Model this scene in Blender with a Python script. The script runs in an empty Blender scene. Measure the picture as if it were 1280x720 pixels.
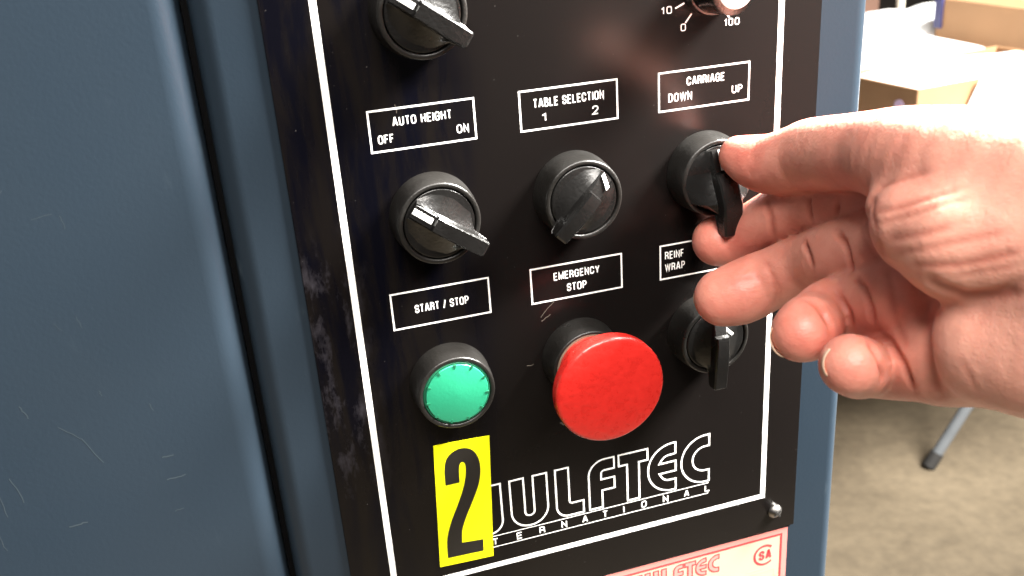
import bpy, bmesh, math, random
import numpy as np
from mathutils import Vector, Matrix
random.seed(7)
PI = math.pi
C = bpy.context.scene.collection
scene = bpy.context.scene
MM = 0.001     # the machine and the hand are measured in millimetres

# ------------------------------------------------------------------ camera, world, lamps, exposure
cam_d = bpy.data.cameras.new('camera'); cam = bpy.data.objects.new('camera', cam_d); C.objects.link(cam)
R_ = Vector((0.95172163, -0.29955108, -0.06704543)); U_ = Vector((0.17581473, 0.35290266, 0.91899341)); F_ = Vector((0.25162495, 0.88641348, -0.38853059))
m = Matrix((R_, U_, -F_)).transposed().to_4x4(); m.translation = Vector((-0.04401767, -0.30875391, 0.06605863))
cam.matrix_world = m
cam_d.sensor_width = 36; cam_d.lens = 1218.91/1280*36
cam_d.clip_start = 0.01; cam_d.clip_end = 60
cam_d.dof.use_dof = True; cam_d.dof.focus_distance = 0.345; cam_d.dof.aperture_fstop = 19
scene.camera = cam

world = bpy.data.worlds.new('World'); scene.world = world; world.use_nodes = True
bg = world.node_tree.nodes['Background']; bg.inputs[0].default_value = (1.0, 0.93, 0.86, 1); bg.inputs[1].default_value = 0.14

def area(name, loc, target, sx, sy, power, col, spread=180):
    l = bpy.data.lights.new(name, 'AREA'); l.shape = 'RECTANGLE'; l.size = sx; l.size_y = sy; l.energy = power; l.color = col; l.spread = math.radians(spread)
    o = bpy.data.objects.new(name, l); C.objects.link(o); o.location = loc
    o.rotation_euler = (Vector(target)-Vector(loc)).to_track_quat('-Z', 'Y').to_euler(); return o
area('ceiling_lamp', (1.06, -0.13, 0.86), (0.25, -0.12, -0.08), 0.8, 0.4, 150, (1, 0.975, 0.92), 85)
area('background_fill', (1.9, -0.45, 1.7), (1.45, 1.3, -0.7), 1.4, 0.8, 135, (1, 0.97, 0.92), 75)  # added unseen lamp that brightens the table, boxes and floor behind
area('front_fill', (-0.05, -1.1, 1.30), (0.08, 0, -0.05), 1.2, 0.5, 18, (1, 0.95, 0.89), 85)  # added unseen front fill for the palm and the faceplate sheen
vs = scene.view_settings
scene.display_settings.display_device = 'sRGB'
vs.view_transform = 'Standard'; vs.look = 'None'; vs.gamma = 1; vs.exposure = 0; vs.use_curve_mapping = False
scene.cycles.max_bounces = 6

# ------------------------------------------------------------------ helpers
def tag(o, label=None, cat=None, group=None, kind=None):
    for k, v in (('label', label), ('category', cat), ('group', group), ('kind', kind)):
        if v: o[k] = v
    return o
def empty(name, loc, label, cat, group=None):
    o = bpy.data.objects.new(name, None); C.objects.link(o); o.location = loc; o.empty_display_size = 0.02
    return tag(o, label, cat, group)
def link(name, me, mat, parent=None, label=None, smooth=False):
    o = bpy.data.objects.new(name, me); C.objects.link(o)
    for q in (mat if isinstance(mat, (list, tuple)) else [mat]): me.materials.append(q)
    if smooth: me.shade_smooth()
    if parent: o.parent = parent; o.matrix_parent_inverse = Matrix.Translation(-parent_world(parent))
    if label: o['label'] = label
    return o
def parent_world(p):
    v = Vector((0, 0, 0))
    while p:
        v += p.location
        if p.parent: v += p.matrix_parent_inverse.translation
        p = p.parent
    return v
def mesh(name, verts, faces, scale=MM):
    me = bpy.data.meshes.new(name); me.from_pydata([tuple(c*scale for c in v) for v in verts], [], faces); me.update(); return me
def bm_mesh(name, bm, scale=MM, recalc=True):
    if recalc: bmesh.ops.recalc_face_normals(bm, faces=bm.faces)
    bmesh.ops.scale(bm, vec=(scale,)*3, verts=bm.verts)
    me = bpy.data.meshes.new(name); bm.to_mesh(me); bm.free(); return me
def box_bm(lo, hi, bevel=0, seg=2, bm=None):
    b = bmesh.new()
    bmesh.ops.create_cube(b, size=1)
    for v in b.verts: v.co = Vector([(lo[i]+hi[i])/2+v.co[i]*(hi[i]-lo[i]) for i in range(3)])
    if bevel: bmesh.ops.bevel(b, geom=b.edges[:], offset=bevel, segments=seg, profile=0.5, affect='EDGES')
    return b
def sharp_smooth(o, ang=35):
    o.data.shade_smooth()
    o.data.set_sharp_from_angle(angle=math.radians(ang)); return o
def lathe(name, prof, cx, cz, mat, parent, seg=96, ang=35, label=None):
    """revolve (radius, height above panel) about the panel normal"""
    vs_, fs = [], []
    for r, h in prof:
        for i in range(seg):
            a = 2*PI*i/seg; vs_.append((cx+r*math.cos(a), -h, cz+r*math.sin(a)))
    n = len(prof)
    for j in range(n-1):
        for i in range(seg):
            k = (i+1) % seg; fs.append((j*seg+i, j*seg+k, (j+1)*seg+k, (j+1)*seg+i))
    if prof[-1][0] > 0.01: fs.append(tuple((n-1)*seg+i for i in range(seg)))
    if prof[0][0] > 0.01: fs.append(tuple(reversed(range(seg))))
    me = mesh(name, vs_, fs); b = bmesh.new(); b.from_mesh(me); bmesh.ops.remove_doubles(b, verts=b.verts, dist=1e-7); bmesh.ops.recalc_face_normals(b, faces=b.faces); b.to_mesh(me); b.free()
    o = link(name, me, mat, parent, label); sharp_smooth(o, ang); return o
def arc(r0, h0, r, a0, a1, n=6):
    return [(r0+r*math.cos(math.radians(a0+(a1-a0)*i/n)), h0+r*math.sin(math.radians(a0+(a1-a0)*i/n))) for i in range(n+1)]
def prism(name, poly, h0, h1, mat, parent, label=None):
    """closed polygon of (x, z) on the panel between two heights"""
    n = len(poly); v = [(x, -h0, z) for x, z in poly]+[(x, -h1, z) for x, z in poly]
    f = [tuple(range(n)), tuple(range(2*n-1, n-1, -1))]+[(i, i+n, (i+1) % n+n, (i+1) % n) for i in range(n)]
    me = mesh(name, v, f); b = bmesh.new(); b.from_mesh(me); bmesh.ops.recalc_face_normals(b, faces=b.faces); b.to_mesh(me); b.free()
    return link(name, me, mat, parent, label)
def fillet(path):
    """polygon whose corners (x, z, r) may carry a radius"""
    out = []; n = len(path)
    for i, p in enumerate(path):
        if len(p) == 2: out.append(Vector(p)); continue
        c = Vector(p[:2]); a = Vector(path[i-1][:2])-c; b = Vector(path[(i+1) % n][:2])-c
        th = a.angle(b)/2; t = min(p[2]/math.tan(th), a.length*.98, b.length*.98); r = t*math.tan(th)
        a.normalize(); b.normalize(); ce = c+(a+b).normalized()*(r/math.sin(th))
        s, e = c+a*t-ce, c+b*t-ce
        a0 = math.atan2(s.y, s.x); a1 = math.atan2(e.y, e.x); da = (a1-a0+PI) % (2*PI)-PI
        k = max(3, int(abs(da)*r/0.5)+2)
        out += [ce+r*Vector((math.cos(a0+da*j/k), math.sin(a0+da*j/k))) for j in range(k+1)]
    return out
def stroke(bm, pts, w, h=0.05, closed=True):
    """flat ink line of width w along pts, on the panel"""
    n = len(pts); L, Rr = [], []
    for i in range(n):
        a = pts[i-1] if (closed or i > 0) else pts[i]; b = pts[(i+1) % n] if (closed or i < n-1) else pts[i]
        d1 = (pts[i]-a); d2 = (b-pts[i])
        if d1.length < 1e-6: d1 = d2
        if d2.length < 1e-6: d2 = d1
        d1.normalize(); d2.normalize(); n1 = Vector((-d1.y, d1.x)); n2 = Vector((-d2.y, d2.x))
        mm = n1+n2
        if mm.length < 1e-4: mm = n1
        mm.normalize(); mm = mm*(w/2/max(0.35, mm.dot(n1)))
        L.append(bm.verts.new((pts[i].x+mm.x, -h, pts[i].y+mm.y))); Rr.append(bm.verts.new((pts[i].x-mm.x, -h, pts[i].y-mm.y)))
    for i in range(n if closed else n-1):
        j = (i+1) % n; bm.faces.new((Rr[i], Rr[j], L[j], L[i]))
GL = {   # condensed grotesque capitals as pen strokes, cap height 1; a third number rounds the corner
 'A': (.60, [[(0, 0), (.26, 1), (.34, 1), (.60, 0)], [(.11, .3), (.49, .3)]]), 'B': (.50, [[(0, 0), (0, 1), (.46, 1, .24), (.46, .53, .24), (0, .53)], [(0, .53), (.50, .53, .26), (.50, 0, .26), (0, 0)]]),
 'C': (.52, [[(.52, .68), (.52, 1, .26), (0, 1, .26), (0, 0, .26), (.52, 0, .26), (.52, .34)]]), 'D': (.52, [[(.01, 0), (0, 0), (0, 1), (.52, 1, .28), (.52, 0, .28), (.01, 0)]]),
 'E': (.46, [[(.46, 1), (0, 1), (0, 0), (.46, 0)], [(0, .52), (.42, .52)]]), 'F': (.44, [[(.44, 1), (0, 1), (0, 0)], [(0, .5), (.39, .5)]]),
 'G': (.54, [[(.54, .70), (.54, 1, .27), (0, 1, .27), (0, 0, .27), (.54, 0, .27), (.54, .48), (.3, .48)]]), 'H': (.52, [[(0, 0), (0, 1)], [(.52, 0), (.52, 1)], [(0, .52), (.52, .52)]]),
 'I': (.0, [[(0, 0), (0, 1)]]), 'L': (.42, [[(0, 1), (0, 0), (.42, 0)]]), 'M': (.66, [[(0, 0), (0, 1), (.33, .12), (.66, 1), (.66, 0)]]), 'N': (.52, [[(0, 0), (0, 1), (.52, 0), (.52, 1)]]),
 'O': (.56, [[(.28, 0), (.56, 0, .28), (.56, 1, .28), (0, 1, .28), (0, 0, .28), (.28, 0)]]), 'P': (.48, [[(0, 0), (0, 1), (.48, 1, .25), (.48, .46, .25), (0, .46)]]),
 'R': (.50, [[(0, 0), (0, 1), (.48, 1, .25), (.48, .5, .25), (0, .5)], [(.25, .5), (.46, .42, .14), (.50, 0)]]),
 'S': (.50, [[(.50, .72), (.50, 1, .24), (0, 1, .24), (0, .56, .22), (.50, .46, .22), (.50, 0, .25), (0, 0, .25), (0, .3)]]), 'T': (.50, [[(0, 1), (.50, 1)], [(.25, 1), (.25, 0)]]),
 'U': (.52, [[(0, 1), (0, 0, .26), (.52, 0, .26), (.52, 1)]]), 'W': (.84, [[(0, 1), (.2, 0), (.42, .92), (.64, 0), (.84, 1)]]), 'Y': (.58, [[(0, 1), (.29, .42), (.58, 1)], [(.29, .42), (.29, 0)]]),
 '/': (.30, [[(0, -.05), (.30, 1.05)]]), ' ': (.18, []),
 '0': (.44, [[(.22, 0), (.44, 0, .22), (.44, 1, .22), (0, 1, .22), (0, 0, .22), (.22, 0)]]), '1': (.18, [[(0, .72), (.18, .92), (.18, 0)]]), '2': (.44, [[(0, .7), (0, 1, .22), (.44, 1, .22), (.44, .6, .16), (.0, .0), (.45, 0)]]),
 '3': (.42, [[(0, .75), (0, 1, .2), (.42, 1, .2), (.42, .54, .2), (.15, .54)], [(.2, .54), (.44, .54, .2), (.44, 0, .2), (0, 0, .2), (0, .25)]]), '4': (.44, [[(.34, 0), (.34, 1), (0, .28), (.46, .28)]]),
 '5': (.42, [[(.4, 1), (.05, 1), (.02, .5), (.42, .62, .2), (.42, 0, .2), (0, 0, .2), (0, .22)]]), '6': (.42, [[(.42, .8), (.42, 1, .2), (0, 1, .2), (0, 0, .2), (.42, 0, .2), (.42, .58, .2), (.02, .58)]]),
 '7': (.42, [[(0, 1), (.42, 1), (.15, 0)]]), '8': (.42, [[(.21, .53), (0, .53, .2), (0, 1, .2), (.42, 1, .2), (.42, .53, .2), (.21, .53)], [(.21, .53), (0, .53, .2), (0, 0, .2), (.42, 0, .2), (.42, .53, .2), (.21, .53)]]),
 '9': (.42, [[(0, .2), (0, 0, .2), (.42, 0, .2), (.42, 1, .2), (0, 1, .2), (0, .42, .2), (.4, .42)]])}
def text_mesh(bm, s, x0, x1, z0, z1, h=0.05, bold=0.0, pen=.14):
    """printed words fitted to a rectangle of the panel"""
    H_ = z1-z0; w = pen*H_; adv = .34; tot = sum(GL[c][0]+adv for c in s)-adv
    kx = (x1-x0-w)/max(tot, 1e-6) if tot > .01 else 0; ky = H_-w; x = x0+w/2 if tot > .01 else (x0+x1)/2; n = 0
    for c in s:
        for p in GL[c][1]:
            q = fillet([(x+a[0]*kx, z0+w/2+a[1]*ky)+((a[2]*min(kx, ky),) if len(a) > 2 else ()) for a in p])
            q = [k for i, k in enumerate(q) if i == 0 or (k-q[i-1]).length > .02]
            if len(p) > 1:
                if len(p[0]) == 2 and len(q) > 1:
                    pass
                stroke(bm, q, w, h+.006*(n % 3), closed=False); n += 1
        x += (GL[c][0]+adv)*kx
def ink(name, bm, mat, parent, label=None):
    me = bm_mesh(name, bm, recalc=False)
    return link(name, me, mat, parent, label)

# ------------------------------------------------------------------ materials
def nodes(name):
    m = bpy.data.materials.new(name); m.use_nodes = True; nt = m.node_tree; b = nt.nodes['Principled BSDF']; return m, nt, b
def N(nt, t, **kw):
    n = nt.nodes.new(t)
    for k, v in kw.items():
        if k in n.inputs.keys() if isinstance(k, str) else False: n.inputs[k].default_value = v
        else: setattr(n, k, v)
    return n
def mat(name, col, rough=0.5, noise=0.0, nscale=200, bump=0.0, bscale=400, metal=0, spec=0.5, coat=0, rvar=0.0, stretch=(1, 1, 1)):
    m, nt, b = nodes(name)
    b.inputs['Base Color'].default_value = (*col, 1); b.inputs['Roughness'].default_value = rough; b.inputs['Metallic'].default_value = metal
    b.inputs['Specular IOR Level'].default_value = spec; b.inputs['Coat Weight'].default_value = coat; b.inputs['Coat Roughness'].default_value = 0.15
    tc = N(nt, 'ShaderNodeTexCoord'); mp = N(nt, 'ShaderNodeMapping'); mp.inputs['Scale'].default_value = stretch; nt.links.new(tc.outputs['Object'], mp.inputs[0])
    if noise or rvar:
        n = N(nt, 'ShaderNodeTexNoise'); n.inputs['Scale'].default_value = nscale; n.inputs['Detail'].default_value = 5; nt.links.new(mp.outputs[0], n.inputs['Vector'])
        if noise:
            mx = N(nt, 'ShaderNodeMix', data_type='RGBA'); mx.inputs[6].default_value = (*[c*(1-noise) for c in col], 1); mx.inputs[7].default_value = (*[min(1, c*(1+noise)) for c in col], 1)
            nt.links.new(n.outputs[0], mx.inputs[0]); nt.links.new(mx.outputs[2], b.inputs['Base Color'])
        if rvar:
            mr = N(nt, 'ShaderNodeMapRange'); mr.inputs[1].default_value = .3; mr.inputs[2].default_value = .7; mr.inputs[3].default_value = max(0.02, rough-rvar); mr.inputs[4].default_value = rough+rvar
            nt.links.new(n.outputs[0], mr.inputs[0]); nt.links.new(mr.outputs[0], b.inputs['Roughness'])
    if bump:
        n2 = N(nt, 'ShaderNodeTexNoise'); n2.inputs['Scale'].default_value = bscale; n2.inputs['Detail'].default_value = 3; nt.links.new(mp.outputs[0], n2.inputs['Vector'])
        bp = N(nt, 'ShaderNodeBump'); bp.inputs['Strength'].default_value = bump; bp.inputs['Distance'].default_value = 0.0005
        nt.links.new(n2.outputs[0], bp.inputs['Height']); nt.links.new(bp.outputs[0], b.inputs['Normal'])
    return m

def blue_paint():
    m, nt, b = nodes('blue_paint'); L = nt.links.new
    tc = N(nt, 'ShaderNodeTexCoord')
    n = N(nt, 'ShaderNodeTexNoise'); n.inputs['Scale'].default_value = 9; n.inputs['Detail'].default_value = 4; L(tc.outputs['Object'], n.inputs['Vector'])
    mx = N(nt, 'ShaderNodeMix', data_type='RGBA'); mx.inputs[6].default_value = (0.010, 0.018, 0.028, 1); mx.inputs[7].default_value = (0.016, 0.023, 0.031, 1); L(n.outputs[0], mx.inputs[0])
    # rubbed scuffs, paler than the paint
    mp = N(nt, 'ShaderNodeMapping'); mp.inputs['Scale'].default_value = (1, 1, 0.35); L(tc.outputs['Object'], mp.inputs[0])
    s = N(nt, 'ShaderNodeTexNoise'); s.inputs['Scale'].default_value = 120; s.inputs['Detail'].default_value = 6; s.inputs['Roughness'].default_value = .65; L(mp.outputs[0], s.inputs['Vector'])
    r = N(nt, 'ShaderNodeMapRange'); r.inputs[1].default_value = .63; r.inputs[2].default_value = .76; L(s.outputs[0], r.inputs[0])
    g = N(nt, 'ShaderNodeTexNoise'); g.inputs['Scale'].default_value = 18; L(tc.outputs['Object'], g.inputs['Vector'])
    r2 = N(nt, 'ShaderNodeMapRange'); r2.inputs[1].default_value = .5; r2.inputs[2].default_value = .66; L(g.outputs[0], r2.inputs[0])
    mu = N(nt, 'ShaderNodeMath', operation='MULTIPLY'); L(r.outputs[0], mu.inputs[0]); L(r2.outputs[0], mu.inputs[1])
    mu2 = N(nt, 'ShaderNodeMath', operation='MULTIPLY'); L(mu.outputs[0], mu2.inputs[0]); mu2.inputs[1].default_value = 0.35
    m2 = N(nt, 'ShaderNodeMix', data_type='RGBA'); L(mu2.outputs[0], m2.inputs[0]); L(mx.outputs[2], m2.inputs[6]); m2.inputs[7].default_value = (.07, .09, .105, 1)
    L(m2.outputs[2], b.inputs['Base Color']); b.inputs['Roughness'].default_value = .33; b.inputs['Specular IOR Level'].default_value = .36
    n3 = N(nt, 'ShaderNodeTexNoise'); n3.inputs['Scale'].default_value = 700; L(tc.outputs['Object'], n3.inputs['Vector'])
    bp = N(nt, 'ShaderNodeBump'); bp.inputs['Strength'].default_value = .12; bp.inputs['Distance'].default_value = .0003; L(n3.outputs[0], bp.inputs['Height']); L(bp.outputs[0], b.inputs['Normal'])
    return m

def black_plate():
    m, nt, b = nodes('black_overlay'); L = nt.links.new
    tc = N(nt, 'ShaderNodeTexCoord'); sp = N(nt, 'ShaderNodeSeparateXYZ'); L(tc.outputs['Object'], sp.inputs[0])
    # greasy vertical streaks, strongest along the left edge
    mp = N(nt, 'ShaderNodeMapping'); mp.inputs['Scale'].default_value = (1, 1, .16); L(tc.outputs['Object'], mp.inputs[0])
    n = N(nt, 'ShaderNodeTexNoise'); n.inputs['Scale'].default_value = 110; n.inputs['Detail'].default_value = 5; n.inputs['Roughness'].default_value = .6; n.inputs['Distortion'].default_value = .4; L(mp.outputs[0], n.inputs['Vector'])
    fx = N(nt, 'ShaderNodeMapRange', interpolation_type='SMOOTHSTEP'); fx.inputs[1].default_value = .045; fx.inputs[2].default_value = .015; L(sp.outputs[0], fx.inputs[0])
    st = N(nt, 'ShaderNodeMapRange'); st.inputs[1].default_value = .42; st.inputs[2].default_value = .6; L(n.outputs[0], st.inputs[0])
    mu = N(nt, 'ShaderNodeMath', operation='MULTIPLY'); L(st.outputs[0], mu.inputs[0]); L(fx.outputs[0], mu.inputs[1])
    c1 = N(nt, 'ShaderNodeMix', data_type='RGBA'); L(mu.outputs[0], c1.inputs[0]); c1.inputs[6].default_value = (.0058, .0047, .0044, 1); c1.inputs[7].default_value = (.0022, .0022, .0042, 1)
    # lint and dried marks beside the border
    l = N(nt, 'ShaderNodeTexNoise'); l.inputs['Scale'].default_value = 85; l.inputs['Detail'].default_value = 7; l.inputs['Roughness'].default_value = .7
    mp2 = N(nt, 'ShaderNodeMapping'); mp2.inputs['Scale'].default_value = (1.6, 1, .6); L(tc.outputs['Object'], mp2.inputs[0]); L(mp2.outputs[0], l.inputs['Vector'])
    lr = N(nt, 'ShaderNodeMapRange'); lr.inputs[1].default_value = .51; lr.inputs[2].default_value = .68; L(l.outputs[0], lr.inputs[0])
    ex = N(nt, 'ShaderNodeMapRange'); ex.inputs[1].default_value = -.006; ex.inputs[2].default_value = -.016; L(sp.outputs[0], ex.inputs[0])
    mu2 = N(nt, 'ShaderNodeMath', operation='MULTIPLY'); zr = N(nt, 'ShaderNodeMapRange'); zr.inputs[1].default_value = -.035; zr.inputs[2].default_value = -.055; L(sp.outputs[2], zr.inputs[0]); mz = N(nt, 'ShaderNodeMath', operation='MULTIPLY'); L(zr.outputs[0], mz.inputs[0]); L(ex.outputs[0], mz.inputs[1]); zq = N(nt, 'ShaderNodeMapRange'); zq.inputs[1].default_value = -.15; zq.inputs[2].default_value = -.12; L(sp.outputs[2], zq.inputs[0]); my = N(nt, 'ShaderNodeMath', operation='MULTIPLY'); L(zq.outputs[0], my.inputs[0]); L(mz.outputs[0], my.inputs[1]); L(lr.outputs[0], mu2.inputs[0]); L(my.outputs[0], mu2.inputs[1])
    c2 = N(nt, 'ShaderNodeMix', data_type='RGBA'); L(mu2.outputs[0], c2.inputs[0]); L(c1.outputs[2], c2.inputs[6]); c2.inputs[7].default_value = (.034, .031, .037, 1)
    # dust specks
    v = N(nt, 'ShaderNodeTexNoise'); v.inputs['Scale'].default_value = 900; v.inputs['Detail'].default_value = 2; L(tc.outputs['Object'], v.inputs['Vector'])
    vr = N(nt, 'ShaderNodeMapRange'); vr.inputs[1].default_value = .73; vr.inputs[2].default_value = .80; L(v.outputs[0], vr.inputs[0])
    c3 = N(nt, 'ShaderNodeMix', data_type='RGBA'); L(vr.outputs[0], c3.inputs[0]); L(c2.outputs[2], c3.inputs[6]); c3.inputs[7].default_value = (.08, .075, .07, 1)
    L(c3.outputs[2], b.inputs['Base Color'])
    rr = N(nt, 'ShaderNodeMapRange'); rr.inputs[3].default_value = .21; rr.inputs[4].default_value = .15; L(mu.outputs[0], rr.inputs[0]); L(rr.outputs[0], b.inputs['Roughness'])
    b.inputs['Specular IOR Level'].default_value = .14
    n3 = N(nt, 'ShaderNodeTexNoise'); n3.inputs['Scale'].default_value = 500; L(tc.outputs['Object'], n3.inputs['Vector'])
    bp = N(nt, 'ShaderNodeBump'); bp.inputs['Strength'].default_value = .04; bp.inputs['Distance'].default_value = .0003; L(n3.outputs[0], bp.inputs['Height']); L(bp.outputs[0], b.inputs['Normal'])
    return m

def skin():
    m, nt, b = nodes('skin'); L = nt.links.new
    tc = N(nt, 'ShaderNodeTexCoord')
    red = N(nt, 'ShaderNodeAttribute', attribute_name='redness'); cr = N(nt, 'ShaderNodeAttribute', attribute_name='crease')
    n = N(nt, 'ShaderNodeTexNoise'); n.inputs['Scale'].default_value = 75; n.inputs['Detail'].default_value = 5; n.inputs['Roughness'].default_value = .6; L(tc.outputs['Object'], n.inputs['Vector'])
    nr = N(nt, 'ShaderNodeMapRange'); nr.inputs[1].default_value = .36; nr.inputs[2].default_value = .66; nr.inputs[3].default_value = -.12; nr.inputs[4].default_value = .16; L(n.outputs[0], nr.inputs[0])
    ad = N(nt, 'ShaderNodeMath', operation='ADD', use_clamp=True); L(red.outputs['Fac'], ad.inputs[0]); L(nr.outputs[0], ad.inputs[1])
    c1 = N(nt, 'ShaderNodeMix', data_type='RGBA'); L(ad.outputs[0], c1.inputs[0]); c1.inputs[6].default_value = (.78, .385, .29, 1); c1.inputs[7].default_value = (.54, .15, .11, 1)
    c2 = N(nt, 'ShaderNodeMix', data_type='RGBA'); L(cr.outputs['Fac'], c2.inputs[0]); L(c1.outputs[2], c2.inputs[6]); c2.inputs[7].default_value = (.40, .095, .06, 1)
    L(c2.outputs[2], b.inputs['Base Color'])
    b.inputs['Subsurface Weight'].default_value = 1.0 if False else .35
    b.inputs['Subsurface Radius'].default_value = (1.0, .32, .18); b.inputs['Subsurface Scale'].default_value = .0024
    b.inputs['Roughness'].default_value = .46; b.inputs['Specular IOR Level'].default_value = .42
    # dermal ridges, pores and short folds
    v = N(nt, 'ShaderNodeTexVoronoi', feature='DISTANCE_TO_EDGE'); v.inputs['Scale'].default_value = 650
    d = N(nt, 'ShaderNodeTexNoise'); d.inputs['Scale'].default_value = 300; d.inputs['Detail'].default_value = 6; L(tc.outputs['Object'], d.inputs['Vector'])
    mpp = N(nt, 'ShaderNodeMapping'); mpp.inputs['Scale'].default_value = (.5, 1, 1.3); L(tc.outputs['Object'], mpp.inputs[0]); L(mpp.outputs[0], v.inputs['Vector'])
    f = N(nt, 'ShaderNodeTexNoise'); f.inputs['Scale'].default_value = 110; f.inputs['Detail'].default_value = 4
    mp = N(nt, 'ShaderNodeMapping'); mp.inputs['Scale'].default_value = (.55, .7, 1.8); L(tc.outputs['Object'], mp.inputs[0]); L(mp.outputs[0], f.inputs['Vector'])
    b1 = N(nt, 'ShaderNodeBump'); b1.inputs['Strength'].default_value = .5; b1.inputs['Distance'].default_value = .0002; L(v.outputs['Distance'], b1.inputs['Height'])
    b2 = N(nt, 'ShaderNodeBump'); b2.inputs['Strength'].default_value = .5; b2.inputs['Distance'].default_value = .0006; L(d.outputs[0], b2.inputs['Height']); L(b1.outputs[0], b2.inputs['Normal'])
    b3 = N(nt, 'ShaderNodeBump'); b3.inputs['Strength'].default_value = .07; b3.inputs['Distance'].default_value = .0022; L(f.outputs[0], b3.inputs['Height']); L(b2.outputs[0], b3.inputs['Normal'])
    L(b3.outputs[0], b.inputs['Normal'])
    return m

def concrete():
    m, nt, b = nodes('concrete'); L = nt.links.new
    tc = N(nt, 'ShaderNodeTexCoord')
    n = N(nt, 'ShaderNodeTexNoise'); n.inputs['Scale'].default_value = 4.2; n.inputs['Detail'].default_value = 9; n.inputs['Roughness'].default_value = .66; n.inputs['Distortion'].default_value = .5; L(tc.outputs['Object'], n.inputs['Vector'])
    r = N(nt, 'ShaderNodeValToRGB'); e = r.color_ramp.elements; e[0].position = .33; e[0].color = (.062, .047, .029, 1); e[1].position = .66; e[1].color = (.108, .084, .054, 1)
    x = e.new(.5); x.color = (.088, .068, .043, 1); L(n.outputs[0], r.inputs[0])
    w = N(nt, 'ShaderNodeTexNoise'); w.inputs['Scale'].default_value = 40; w.inputs['Detail'].default_value = 5; L(tc.outputs['Object'], w.inputs['Vector'])
    mx = N(nt, 'ShaderNodeMix', data_type='RGBA', blend_type='OVERLAY'); mx.inputs[0].default_value = .35; L(r.outputs[0], mx.inputs[6]); L(w.outputs[0], mx.inputs[7])
    L(mx.outputs[2], b.inputs['Base Color']); b.inputs['Roughness'].default_value = .6
    bp = N(nt, 'ShaderNodeBump'); bp.inputs['Strength'].default_value = .3; bp.inputs['Distance'].default_value = .003; L(w.outputs[0], bp.inputs['Height']); L(bp.outputs[0], b.inputs['Normal'])
    return m

M = dict(
    blue=blue_paint(), plate=black_plate(), skin=skin(), concrete=concrete(),
    white_ink=mat('white_ink', (.93, .92, .89), .45, noise=.06, nscale=150),
    black_plastic=mat('black_plastic', (.0095, .0087, .0078), .36, noise=.25, nscale=60, bump=.25, bscale=1100, rvar=.1),
    knob_plastic=mat('knob_plastic', (.007, .0066, .0063), .24, noise=.3, nscale=90, bump=.22, bscale=900, rvar=.08),
    scale_dark=mat('gap_dark', (.004, .004, .005), .8),
    green=mat('green_lens', (.018, .225, .12), .3, noise=.06, nscale=40, bump=.1, bscale=900, coat=.2),
    green_dark=mat('green_rim', (.01, .10, .05), .4),
    red=mat('red_plastic', (.56, .020, .015), .30, noise=.20, nscale=420, bump=.35, bscale=420, rvar=.06),
    yellow=mat('yellow_vinyl', (.92, .90, .004), .45, noise=.03, nscale=60),
    sticker_black=mat('sticker_black', (.014, .012, .010), .45),
    steel=mat('screw_steel', (.28, .27, .26), .38, metal=1, noise=.15, nscale=900),
    brass=mat('gasket_ring', (.30, .26, .19), .4, metal=.6),
    label=mat('label_metal', (.40, .31, .235), .42, noise=.06, nscale=50, rvar=.05),
    label_pink=mat('label_pink', (.55, .19, .165), .42),
    red_ink=mat('red_ink', (.66, .035, .04), .45),
    grey_ink=mat('grey_ink', (.42, .36, .28), .5),
    scratch=mat('scratch_paint', (.026, .037, .046), .5),
    plate_scratch=mat('plate_scratch', (.09, .075, .06), .6),
    nail=mat('nail', (.74, .44, .34), .25, coat=.3),
    nail_edge=mat('nail_edge', (.52, .36, .26), .4),
    cardboard=mat('cardboard', (.30, .165, .08), .8, noise=.12, nscale=14, bump=.3, bscale=90),
    cardboard_edge=mat('cardboard_edge', (.30, .19, .10), .85),
    dark_wood=mat('dark_crate_wood', (.11, .055, .035), .7, noise=.3, nscale=20),
    white_foam=mat('white_foam', (.86, .86, .85), .6, noise=.02, nscale=30, bump=.3, bscale=60),
    table_white=mat('table_plastic', (.80, .80, .79), .45, bump=.2, bscale=300),
    table_leg=mat('table_leg_paint', (.10, .108, .115), .4, noise=.15, nscale=40),
    rubber=mat('rubber', (.015, .014, .013), .7),
    blue_tape=mat('blue_tape', (.028, .028, .10), .5, noise=.2, nscale=50),
    lilac=mat('lilac_plastic', (.66, .50, .72), .5),
    post=mat('post_paint', (.62, .58, .48), .5),
)

# ------------------------------------------------------------------ setting: floor
fl = link('floor', mesh('floor', [(-9, -9, -1.2), (14, -9, -1.2), (14, 16, -1.2), (-9, 16, -1.2)], [(0, 1, 2, 3)], 1), M['concrete']); tag(fl, kind='structure')
fl['label'] = 'mottled beige concrete floor of the workshop'

# ------------------------------------------------------------------ big steel cabinet left of the gap
cab = empty('steel_cabinet', (-0.25, 0.0, -1.2), 'large scuffed blue grey steel cabinet filling the left, beside the dark gap', 'cabinet')
def rounded_panel(x0, x1, z0, z1, y, r, depth, seg=8):
    """sheet metal door: front face at y, vertical edges rolled back with radius r"""
    prof = [(x0, y+depth)]+[(x0+r-r*math.cos(a), y+r-r*math.sin(a)) for a in [PI/2*i/seg for i in range(seg+1)]]
    prof += [(x1-r+r*math.sin(a), y+r-r*math.cos(a)) for a in [PI/2*i/seg for i in range(seg+1)]]+[(x1, y+depth)]
    n = len(prof); v = [(a, b, z0) for a, b in prof]+[(a, b, z1) for a, b in prof]
    f = [(i, i+1, i+1+n, i+n) for i in range(n-1)]+[(n-1, 0, n, 2*n-1), tuple(reversed(range(n))), tuple(range(n, 2*n))]
    return mesh('panel', v, f)
cd = link('door_panel', rounded_panel(-620, -50.5, -560, 420, 1.0, 9, 34), M['blue'], cab); sharp_smooth(cd, 50)
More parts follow.
